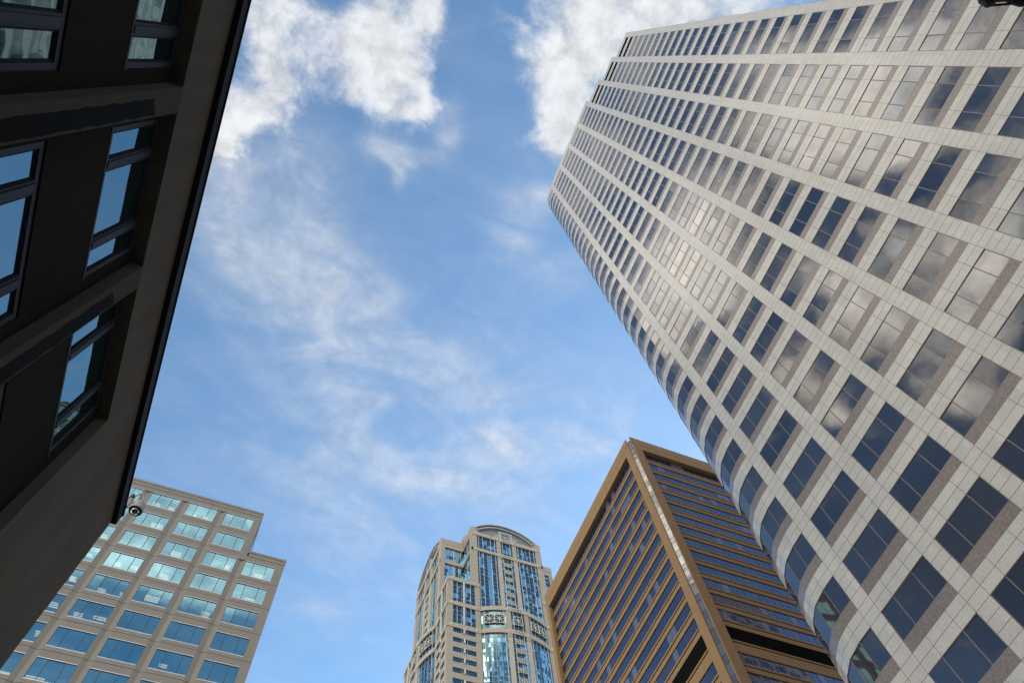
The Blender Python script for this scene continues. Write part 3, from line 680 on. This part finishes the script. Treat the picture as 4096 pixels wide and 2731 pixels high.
# lit ceiling panels seen through the windows: (picture x, y of the panel, floor, rows, long side)
def ray(x, y): return cf + cr*((x-2048)/2810.29) - cu*((y-1365.5)/2810.29)
GL = [(1090,328,1,.9),(1190,355,1,.7),(1095,472,1,1.5),(1225,665,1,1.2),(815,742,0,.8),(935,768,0,.8),(1143,825,1,1.0),(707,922,0,.9),(1060,978,1,1.6),(1432,1085,1,.9),(1803,825,1,1.4),(1740,992,0,1.3),(1577,762,1,.8),(545,1092,1,.9),(697,1120,0,1.3),(1135,1450,0,.8),(232,1535,1,2.0),(22,1500,1,1.3),(510,838,1,.8),(375,1018,1,.9),(265,1218,1,.5),(625,680,0,.6),(725,545,0,.7),(1430,420,1,.5),(845,950,0,.3),(1355,412,0,.5),(505,845,0,.5)]
for lx, ly, three, wd in GL:
    r = ray(lx*.57389, 1831+ly*.57389)
    # first ceiling this sight line meets behind the glass
    t0 = (YG+.1)/r.y; zg = r.z*t0
    zc = [z-.87 for z in JZ if z-.87 > zg] + ([81.40] if zg < 81.3 else [])
    if not zc: continue
    zc = min(zc); t = zc/r.z; X, Y = r.x*t, r.y*t
    if Y > YG+7.2: continue
    mb = MB()
    for k in range(3 if three else 2):
        for q in range(max(1, 1+0*round(wd/.45))):
            mb.box(X-wd/2+q*wd/max(1, 1+0*round(wd/.45)), X-wd/2+(q+1)*wd/max(1, 1+0*round(wd/.45)), Y-.3+k*.30, Y-.3+k*.30+.16, zc-.03, zc-.002, LITE)
    mb.build('ceiling_light', grey)

# ================================================================== brown office tower
TAN = weathered('tan_precast', (.245,.152,.072), .75, .3, .07, .05)
TDK = simple('groove_shadow_gap', (.05,.032,.02), .9)
BG = [glass('brown_tower_glass', (.012,.018,.04), (.66,.72,.92), refl=.12, edge=1, wave=.003, wscale=.4), glass('brown_tower_glass_blind', (.09,.10,.13), (.66,.72,.92), refl=.11, edge=1)]
BM = simple('bronze_mullion', (.10,.11,.14), .4, .5)
SG = glass('corner_glass', (.10,.10,.10), (.70,.71,.70), refl=.36, edge=1, wave=.01, wscale=.5); SD = glass('corner_spandrel', (.08,.08,.08), (.55,.56,.56), refl=.35, edge=1, wave=.02, wscale=.8)
brown = empty('brown_office_tower', (67.9, 65.75, GZ), 'brown precast tower with ribbon windows and a glazed corner slot, behind the pale tower', 'tower')
ZR = 148.6; ZO = 143.6
headsB = [143.42-3.92*k for k in range(0, 14)] + [88.5] + [82.9-3.92*k for k in range(0, 21)]
def brown_face(P, s0, s1, o0, o1, name):
    """P: face path; frame from s0 to s1, opening from o0 to o1"""
    f = MB()
    c0, c1 = (s0+.7, s1) if name == 'left' else (s0, s1-.7)
    e0, e1 = (s0, s0+.7) if name == 'left' else (s1-.7, s1)
    P.strip(f, c0, c1, ZO, ZR, 0, -1.2, TAN); P.strip(f, min(c0,o0), o0, GZ, ZO, 0, -.9, TAN); P.strip(f, o1, max(c1,o1), GZ, ZO, 0, -.9, TAN)
    P.strip(f, e0, e1, GZ, ZR, 0, -.28, TAN)
    c = f; P.strip(c, s0, s1, 145.95, 146.0, .012, -.05, TDK)
    n = int((s1-s0)/6)
    for i in range(1, n): x = s0+(s1-s0)*i/n; P.strip(c, x-.02, x+.02, ZO, 145.95, .006, -.05, TDK)
    f.build('frame', brown)
    bands = MB(); gr = MB(); lv = MB()
    rows = []
    for i, h in enumerate(headsB):
        nx = headsB[i+1] if i+1 < len(headsB) else None
        if abs(h-88.5) < .01:
            P.strip(lv, o0, o1, h-3.05, h, -.84, -1.0, LOUVRE); sill = h-3.05
        else: sill = h-2.38; rows.append((h, sill))
        bot = nx if nx is not None else GZ
        if nx is None and sill < GZ: continue
        P.strip(bands, o0, o1, sill-.34, sill, -.74, -1.1, TAN)
        P.strip(gr, o0, o1, sill-.60, sill-.34, -1.0, -1.12, TDK)
        P.strip(bands, o0, o1, bot, sill-.60, -.78, -1.1, TAN)
    bands.build('spandrel', brown); gr.build('groove', brown); lv.build('louvre', brown)
    npn = round((o1-o0)/1.59); pw = (o1-o0)/npn
    for h, sill in rows:
        if sill < GZ: continue
        wb = MB(); drop = random.randrange(3, 9)
        for q in range(npn):
            gm = BG[1] if random.random() < .10 else BG[0]
            P.pane(wb, o0+q*pw, o0+(q+1)*pw, sill, h, -.93, gm, .007)
            if q: P.strip(wb, o0+q*pw-.03, o0+q*pw+.03, sill, h, -.88, -.95, BM)
        wb.build('window_band', brown)
PL = Path([(67.9, 116.7), (67.9, 65.75)][::-1], 0)      # travel +y puts the outside on the left (-x)
brown_face(PL, 0, 50.95, 1.95, 49.45, 'left')
PR = Path([(112, 64.6), (68.5, 64.6)], 0)               # travel -x puts the outside on -y
brown_face(PR, 0, 43.5, 1.6, 41.35, 'right')
mb = MB()
CS = Path([(68.52,64.87),(68.17,65.77)], 0); Lc = CS.s[-1]
for i, h in enumerate(headsB[:-1]):
    z1 = h+.5; nx = headsB[i+1]+.5
    CS.pane(mb, 0, Lc, z1-2.35, z1, 0, SG, .006); CS.pane(mb, 0, Lc, nx, z1-2.35, 0, SD, .006)
    CS.strip(mb, 0, Lc, z1-2.40, z1-2.35, .03, -.05, CORE); CS.strip(mb, 0, Lc, z1, z1+.05, .03, -.05, CORE)
CS.pane(mb, 0, Lc, 143.97, ZR-1.2, 0, SD, .006)
mb.build('corner_window', brown)
mb = MB(); mb.hexa([(69.4,65.9,GZ),(111.5,65.9,GZ),(111.5,116.2,GZ),(69.1,116.2,GZ)], [(69.4,65.9,ZR-1.6),(111.5,65.9,ZR-1.6),(111.5,116.2,ZR-1.6),(69.1,116.2,ZR-1.6)], CORE); mb.build('roof', brown)
mb = MB(); mb.box(69.1,112,116.2,116.7,GZ,ZR,TAN); mb.box(111.5,112,65.8,116.2,GZ,ZR,TAN); mb.build('wall', brown)

# ================================================================== domed postmodern tower (centre)
ST = courses('tan_stone', (.35,.30,.24), .82, dark=.62, var=.05, width=.075)
STP = courses('smooth_tan_stone', (.37,.32,.26), 500, vpitch=2.6, dark=.8, width=.05)
FL = courses('fluted_stone', (.40,.35,.29), 2.05, dark=.75, vpitch=.6, width=.06)
CG = [glass('curtain_glass', (.008,.025,.05), (.38,.66,.80), refl=.16, edge=1, wave=.004, wscale=.35), glass('curtain_glass_cloud_sheen', (.008,.025,.05), (.50,.80,.80), refl=.38, edge=1, wave=.004, wscale=.35)]  # bow's cloud reflection is put into a paler, shinier copy of the glass
MW = simple('white_mullion', (.43,.44,.42), .4, .1); MG = simple('grey_mullion', (.34,.38,.37), .4, .2); GRL = simple('grille_metal', (.40,.41,.37), .5, .2); BLK = simple('grille_void', (.012,.008,.008), .8)
ZN = simple('grey_roof_metal', (.21,.215,.225), .55, .3, var=.06); ZL = simple('pale_roof_metal', (.42,.43,.43), .45, .3)
CX, CY = 81.8, 189.25
ctr = empty('domed_office_tower', (CX, CY, GZ), 'tan stone and blue glass tower with arched grey roof, far off at bottom centre', 'tower')
class XF:
    """mesh builder that turns side-local shapes about the tower axis"""
    def __init__(s, q): s.m = MB(); s.q = q
    def go(s, name, parent=None):
        c, n = [(1,0),(0,-1),(-1,0),(0,1)][s.q]
        s.m.v = [(CX+x*c-y*n, CY+x*n+y*c, z) for x, y, z in s.m.v]
        return s.m.build(name, parent or ctr)
YF = -24.7; A = 14.35; B = 24.45; BX = 12.45
def star(mb, P, a, b, z0, z1, mat, wd=.16, off=.10, void=BLK):
    """braced square grille between two stations"""
    P.strip(mb, a, b, z0, z1, off-.12, off-.16, void)
    def pt(s_, z): p = P.at(s_, off); return (p.x, p.y, z)
    m = (a+b)/2; zm = (z0+z1)/2
    for p, q in (((a,z0),(b,z0)),((a,z1),(b,z1)),((a,z0),(a,z1)),((b,z0),(b,z1)),((a,z0),(b,z1)),((a,z1),(b,z0)),((m,z0),(m,z1)),((a,zm),(b,zm))):
        mb.bar(pt(*p), pt(*q), wd, mat, up=(.13,.21,.05))
def glass_field(P, a, b, z0, z1, mulls, rows, off, gl, out, pale=()):
    """mulls: (station, kind) kind 0 grey thin, 1 white fin; rows: heights of transoms"""
    xs = [a]+[m[0] for m in mulls]+[b]; zs = [z0]+[r for r in rows if z0+.2 < r < z1-.2]+[z1]
    for i in range(len(xs)-1):
        for j in range(len(zs)-1):
            P.pane(out, xs[i], xs[i+1], zs[j], zs[j+1], off, CG[1] if i in pale else CG[0], .0025)
    for s_, k in mulls:
        if k: P.strip(out, s_-.085, s_+.085, z0, z1, off+.26, off-.02, MW)
        else: P.strip(out, s_-.05, s_+.05, z0, z1, off+.10, off-.02, MG)
    for r in zs[1:-1]: P.strip(out, a, b, r-.045, r+.045, off+.05, off-.02, MG)
def diamond(mb, P, s_, z, off, r=.5):
    p = P.at(s_, off); n = P.at(s_, off+.35); u = (P.at(s_+.3, off)-P.at(s_-.3, off)).normalized()
    a = [(p.x-u.x*r,p.y-u.y*r,z-r),(p.x+u.x*r,p.y+u.y*r,z-r),(p.x+u.x*r,p.y+u.y*r,z+r),(p.x-u.x*r,p.y-u.y*r,z+r)]
    for i in range(4): mb.poly([a[i], a[(i+1) % 4], (n.x,n.y,z)], MW)
def dentil(mb, P, s_, z, off):
    for k in range(7):
        x = s_-1.65+k*.55
        if k % 2: P.strip(mb, x-.17, x+.17, z-.34, z+.34, off+.004, off-.1, BLK); P.strip(mb, x-.08, x+.08, z-.15, z+.15, off+.03, off, STP)
        else: P.strip(mb, x-.05, x+.05, z-.34, z+.34, off+.004, off-.1, BLK)
BELT = ((235.4,237.4),(225.75,227.5)); LOW = ((205.1,207.0),(193.0,194.8),(182.6,184.5))
rows41 = [223.1-2.05*k for k in range(-8, 120)]
arc = []
RC = 26.0
for i in range(17):
    x = -BX+2*BX*i/16; arc.append((x, -2.25-math.sqrt(RC*RC-x*x)))
def side(q):
    # local frame: face towards -y ; travel -x keeps the outside on the left, so stations run from right to left
    S = Path([(B, YF), (-B, YF)], -B)                     # station = -x
    sx = lambda x: -x
    def strip(m, x0, x1, z0, z1, o0, o1, mat): S.strip(m.m, sx(x1), sx(x0), z0, z1, o0, o1, mat)
    # ---- stone of the shaft
    m = XF(q)
    for x0, x1 in ((-A, -12.75), (12.75, A)): strip(m, x0, x1, 207, 235.4, 0, -1, ST)
    for x0, x1 in ((-4.3,-2.5),(2.55,4.3)): strip(m, x0, x1, 227.5, 235.4, 0, -1, ST); strip(m, x0, x1, 224.6, 225.75, .05, -1, ST); strip(m, x0+.05, x1-.05, 194.8, 224.6, -.06, -1, FL)
    for x0, x1 in ((-A, -12.3), (12.3, A)): strip(m, x0, x1, 237.4, 240.5, 0, -1.7, ST)
    for sg in (-1, 1): strip(m, min(sg*2.9,sg*4.9), max(sg*2.9,sg*4.9), 237.4, 239.9, -.1, -1.2, ST)
    m.go('wall')
    # ---- belts
    for z0, z1 in BELT: m = XF(q); strip(m, -A-.15, A+.15, z0, z1, .22, -.9, STP); dentil(m.m, S, 0, (z0+z1)/2, .22); m.go('belt_course')
    for z0, z1 in BELT:
        for x in (-13.4,-3.4,3.4,13.4): m = XF(q); diamond(m.m, S, sx(x), (z0+z1)/2, .22); m.go('diamond_ornament')
    for z0, z1 in LOW:
        for x in (-23.2,-13.9,13.9,23.2): m = XF(q); diamond(m.m, S, sx(x), (z0+z1)/2, .22); m.go('diamond_ornament')
    # ---- glazing
    for x0, x1, mu in ((-12.75,-4.3,((-12.0,1),(-10.3,1),(-8.6,0),(-6.9,1),(-5.1,1))), (4.3,12.75,((5.1,1),(6.8,1),(8.55,0),(10.3,1),(12.0,1)))):
        for z0, z1 in ((227.5,235.4),(180.0,225.75)):
            m = XF(q); glass_field(S, sx(x1), sx(x0), z0, z1, sorted([(sx(x),k) for x, k in mu]), rows41, -.35, CG, m.m); m.go('curtain_window')
    for z0, z1 in ((227.5,235.4),(180.0,225.75)):
        m = XF(q); glass_field(S, sx(2.55), sx(-2.5), z0, z1, [(-1.65,1),(0.0,0),(1.70,1)], rows41, -.35, CG, m.m); m.go('curtain_window')
    for k in range(7):
        zt = 223.1-4.1*k
        for a in (-1.62, .05): m = XF(q); star(m.m, S, a, a+1.55, zt-2.0, zt, GRL, .17, -.1); m.go('star_grille')
    # ---- arched roof, tympanum and centre niche
    def arch(y0, y1, R1, zc, x_end, th, mat, m, n=20):
        pr = []
        for i in range(n+1):
            x = -x_end+2*x_end*i/n; z = zc+math.sqrt(R1*R1-x*x); pr.append((x, z))
        for (xa, za), (xb, zb) in zip(pr, pr[1:]):
            def dn(x, z): v = Vector((x, z-zc)); v.normalize(); return (x-v.x*th, z-v.y*th)
            xa2, za2 = dn(xa, za); xb2, zb2 = dn(xb, zb)
            m.m.hexa([(xa,y0,za),(xb,y0,zb),(xb2,y0,zb2),(xa2,y0,za2)], [(xa,y1,za),(xb,y1,zb),(xb2,y1,zb2),(xa2,y1,za2)], mat)
    R1 = 18.9; zc = 246.1-R1
    m = XF(q); arch(YF-.35, YF+.35, R1, zc, 13.7, .45, ZL, m); arch(YF+.35, 0, R1-.08, zc, 13.6, .4, ZN, m)
    m.go('arched_roof')
    m = XF(q); arch(YF+.0, YF+.9, R1-.9, zc-.4, 12.9, .55, ZL, m); m.go('inner_arch')
    m = XF(q)
    pr = []
    for i in range(21):
        x = -13.3+26.6*i/20; pr.append((x, max(237.0, zc+math.sqrt((R1-.5)**2-x*x))))
    m.m.poly([(x, YF+1.0, z) for x, z in pr]+[(13.3,YF+1.0,236.6),(-13.3,YF+1.0,236.6)], ZN); m.go('tympanum')
    m = XF(q)
    strip(m, -2.85, -2.05, 237.4, 242.1, .1, -1.3, ZL); strip(m, 2.0, 2.8, 237.4, 242.1, .1, -1.3, ZL); strip(m, -2.05, 2.0, 241.3, 242.1, .1, -1.3, ZL)
    star(m.m, S, sx(1.7), sx(-1.75), 237.8, 241.1, MW, .16, -.3, CG[0]); m.go('niche')
    # ---- walls of the notch beside the shaft (the shaft's own flanks)
    for sg in (-1, 1):
        F = Path([(-A, -A), (-A, YF)], 0) if sg < 0 else Path([(A, YF), (A, -A)], 0)
        ln = F.s[-1]; inn = lambda t: t if sg < 0 else ln-t    # t measured from the inner corner
        def fs(mm, t0, t1, z0, z1, o0, o1, mat): F.strip(mm.m, min(inn(t0),inn(t1)), max(inn(t0),inn(t1)), z0, z1, o0, o1, mat)
        m = XF(q); fs(m, ln-1.75, ln, 207, 235.4, 0, -1, ST); fs(m, 0, ln, 237.4, 240.5, 0, -1, ST); m.go('wall')
        for z0, z1 in BELT: m = XF(q); fs(m, 0.0, ln+.0, z0, z1, .22, -.9, STP); m.go('belt_course')
        for z0, z1 in ((227.5,235.4),(207,225.75)):
            m = XF(q); mu = sorted([(inn(t), k) for t, k in ((1.7,1),(3.8,0),(5.45,0),(6.95,1))])
            glass_field(F, min(inn(0),inn(ln-1.75)), max(inn(0),inn(ln-1.75)), z0, z1, mu, rows41, -.35, CG, m.m); m.go('curtain_window')
            m = XF(q); p = F.at(inn(4.6), -.02); m.m.tube([(p.x,p.y,z0),(p.x,p.y,z1)], .42, MW, 12); m.go('column')
    # ---- corner blocks
    for sg in (-1, 1):
        x0, x1 = (-B, -BX) if sg < 0 else (BX, B); m = XF(q)
        out = lambda t: (x0+t if sg < 0 else x1-t)              # t from the outer corner
        def bs(mm, t0, t1, z0, z1, o0, o1, mat): a, b = out(t0), out(t1); S.strip(mm.m, sx(max(a,b)), sx(min(a,b)), z0, z1, o0, o1, mat)
        W = B-BX
        bs(m, 0, 1.75, 184.5, 205.1, 0, -1, ST); bs(m, W-1.95, W, 184.5, 205.1, 0, -1, ST)
        z = 182.6
        bs(m, 0, 1.75, GZ, z, 0, -1, ST); bs(m, W-1.95, W, GZ, z, 0, -1, ST)
        k = 0; zz_ = z
        while zz_ > 150:
            bs(m, 1.75, W-1.95, zz_-4.12, zz_-1.97, 0, -1, ST); zz_ -= 4.12
        bs(m, 1.75, W-1.95, GZ, zz_, 0, -1, ST)
        m.go('wall')
        for z0, z1 in LOW: m = XF(q); bs(m, -.2, W, z0, z1, .22, -.9, STP); m.go('belt_course')
        for z0, z1 in ((194.8,205.1),(184.5,193.0)):
            m = XF(q); mu = sorted([(sx(out(t)), kk) for t, kk in ((3.3,1),(5.0,0),(6.7,0),(8.4,1))])
            a, b = sx(out(1.75)), sx(out(W-1.95)); glass_field(S, min(a,b), max(a,b), z0, z1, mu, [z1-2.05*i for i in range(8)], -.3, CG, m.m); m.go('curtain_window')
            m = XF(q); p = S.at(sx(out(5.85)), -.0); m.m.tube([(p.x,p.y,z0),(p.x,p.y,z1)], .42, MW, 12); m.go('column')
        zz_ = z
        while zz_ > 150:
            m = XF(q)
            for t0, t1 in ((1.75,4.95),(6.85,W-1.95)):
                a, b = sx(out(t0)), sx(out(t1)); S.pane(m.m, min(a,b), max(a,b), zz_-1.97, zz_, -.25, CG[0], .01)
                S.strip(m.m, min(a,b), min(a,b)+.09, zz_-1.97, zz_, .02, -.2, MG); S.strip(m.m, max(a,b)-.09, max(a,b), zz_-1.97, zz_, .02, -.2, MG)
            a, b = sx(out(4.95)), sx(out(6.85)); S.pane(m.m, min(a,b), max(a,b), zz_-1.97, zz_, -.4, CG[0], .01)
            S.strip(m.m, min(a,b), max(a,b), zz_-.12, zz_+.12, .25, -.2, MW); S.strip(m.m, min(a,b), max(a,b), zz_-2.07, zz_-1.92, .12, -.2, MW)
            p = S.at(sx(out(5.9)), -.05); m.m.tube([(p.x,p.y,zz_-1.95),(p.x,p.y,zz_-.1)], .40, MW, 10, False)
            m.go('office_window')
            zz_ -= 4.12
    # ---- bow front between the blocks
    Bp = Path([(x, y) for x, y in arc][::-1], 0); Lb = Bp.s[-1]; mid = Lb/2
    for z0, z1 in LOW[1:]: m = XF(q); Bp.strip(m.m, 0, Lb, z0, z1, .15, -1.2, STP); dentil(m.m, Bp, mid, (z0+z1)/2, .16); m.go('belt_course')
    m = XF(q)
    for s0, s1 in ((mid-4.35,mid-2.55),(mid+2.55,mid+4.35)):
        Bp.strip(m.m, s0, s1, 184.5, 193, 0, -1, ST); Bp.strip(m.m, s0, s1, 181.3, 182.6, .06, -1, ST); Bp.strip(m.m, s0+.05, s1-.05, GZ, 181.3, -.05, -1, FL)
    m.go('wall')
    for z0, z1 in LOW[1:]:
        for s_ in (mid-3.45, mid+3.45): m = XF(q); diamond(m.m, Bp, s_, (z0+z1)/2, .16); m.go('diamond_ornament')
    rb = [182.6-1.97*k for k in range(1, 60)]
    segs = [x for x in Bp.s[1:-1]]
    for s0, s1 in ((0, mid-4.35), (mid+4.35, Lb)):
        inner = [x for x in (s0+(s1-s0)*f for f in (.11,.31,.52,.72,.92))] if s0 < 1 else [s0+(s1-s0)*f for f in (.08,.28,.48,.69,.89)]
        kinds = (1,0,0,0,1)
        for z0, z1 in ((184.5,193.0),(75,182.6)):
            m = XF(q); glass_field(Bp, s0, s1, z0, z1, list(zip(inner, kinds)), rb if z1 < 183 else [190.8,187.0], -.35, CG, m.m, pale=(0,1,2,3) if s0 > 1 else ())
            m.go('curtain_window')
        for a, b in ((inner[0]+.1, inner[2]-.1), (inner[2]+.1, inner[4]-.1)): m = XF(q); star(m.m, Bp, a, b, 187.0, 190.8, MW, .2, .1); m.go('star_grille')
    m = XF(q)
    for z0, z1 in ((184.5,193.0),(75,182.6)):
        glass_field(Bp, mid-2.55, mid+2.55, z0, z1, [(mid-1.7,1),(mid,0),(mid+1.7,1)], rb if z1 < 183 else [190.8,187.0], -.35, CG, m.m)
    m.go('curtain_window')
    m = XF(q); star(m.m, Bp, mid-1.6, mid+1.6, 187.0, 190.8, MW, .2, .1); m.go('star_grille')
    for k in range(6):
        zt = 180.6-3.94*k
        for a in (mid-1.6, mid+.06): m = XF(q); star(m.m, Bp, a, a+1.54, zt-1.95, zt, GRL, .15, -.1); m.go('star_grille')
    m = XF(q); Bp.strip(m.m, 0, Lb, GZ, 75, 0, -1, ST); m.go('wall')
    m = XF(q); m.m.poly([(x, y, 194.7) for x, y in arc]+[(BX, YF+.5, 194.7), (-BX, YF+.5, 194.7)], ROOF); m.go('roof')
for q in range(4): side(q)
mb = MB()
mb.box(CX-A+.9,CX+A-.9,CY-24,CY+24,GZ,236.5,CORE); mb.box(CX-24,CX+24,CY-A+.9,CY+A-.9,GZ,236.4,CORE); mb.box(CX-23.5,CX+23.5,CY-23.5,CY+23.5,GZ,206.6,CORE)
mb.build('roof', ctr)
mb = MB(); mb.box(69.3,94.3,180,199,236.6,251.5,ST); mb.box(69.1,94.5,179.8,199.2,251.5,253.6,STP); mb.box(69.3,94.3,180,199,253.6,254.6,ST); mb.build('penthouse', ctr)

# ================================================================== street lamp (its head just enters the upper right corner)
LB = simple('black_lamp_iron', (.018,.017,.026), .45, .5)
LG = glass('lamp_globe_glass', (.25,.22,.12), (.8,.8,.8), refl=.1, edge=.9)
def on(x, y, z): r = ray(x, y); return r*(z/r.z)
ZL_ = 3.2
def lp(x, y, dz=0): v = on(x, y, ZL_); return (v.x, v.y, v.z+dz)
pb = on(4330, -60, ZL_); pc = on(4010, -170, ZL_)
lampo = empty('street_lamp', (pb.x, pb.y, GZ), 'black iron street lamp fitting poking into the upper right corner', 'lamp')
mb = MB(); mb.lathe((pb.x,pb.y,GZ), [(.17,0),(.17,.25),(.12,.35),(.12,.7),(.085,.8),(.065,2.5),(.05,4.7),(.07,4.75),(.03,5.0),(0,5.05)], LB, 20); mb.build('pole', lampo, smooth=True)
mb = MB()
mb.tube([lp(3975,-110), lp(3950,-70), lp(3944,-30), lp(3949,-4), lp(3962,12), lp(3975,14)], [.03,.036,.036,.034,.024,.012], LB, 14)
mb.tube([lp(3937,22), lp(3950,27)], .0055, LB, 10)
mb.tube([lp(3960,24), lp(3985,21.5), lp(4020,18.5), lp(4052,16)], .0052, LB, 10)
mb.tube([lp(3950,-25), lp(3990,-15), lp(4030,-12), lp(4060,0), lp(4085,6), lp(4120,0), lp(4200,-30), (pb.x,pb.y,ZL_)], [.03,.026,.020,.022,.024,.026,.03,.035], LB, 14)
mb.build('arm', lampo, smooth=True)
mb = MB(); mb.lathe((pc.x,pc.y,ZL_-.16), [(.02,0),(.09,.01),(.125,.05),(.12,.08)], LB, 24); mb.lathe((pc.x,pc.y,ZL_-.72), [(.05,0),(.08,.02),(.10,.10),(.04,.14),(.02,.20),(0,.21)], LB, 24); mb.build('lamp_cap', lampo, smooth=True)
mb = MB(); mb.lathe((pc.x,pc.y,ZL_-.52), [(.11,0),(.145,.08),(.15,.18),(.14,.29)], LG, 24); mb.build('lamp_shade', lampo, smooth=True)
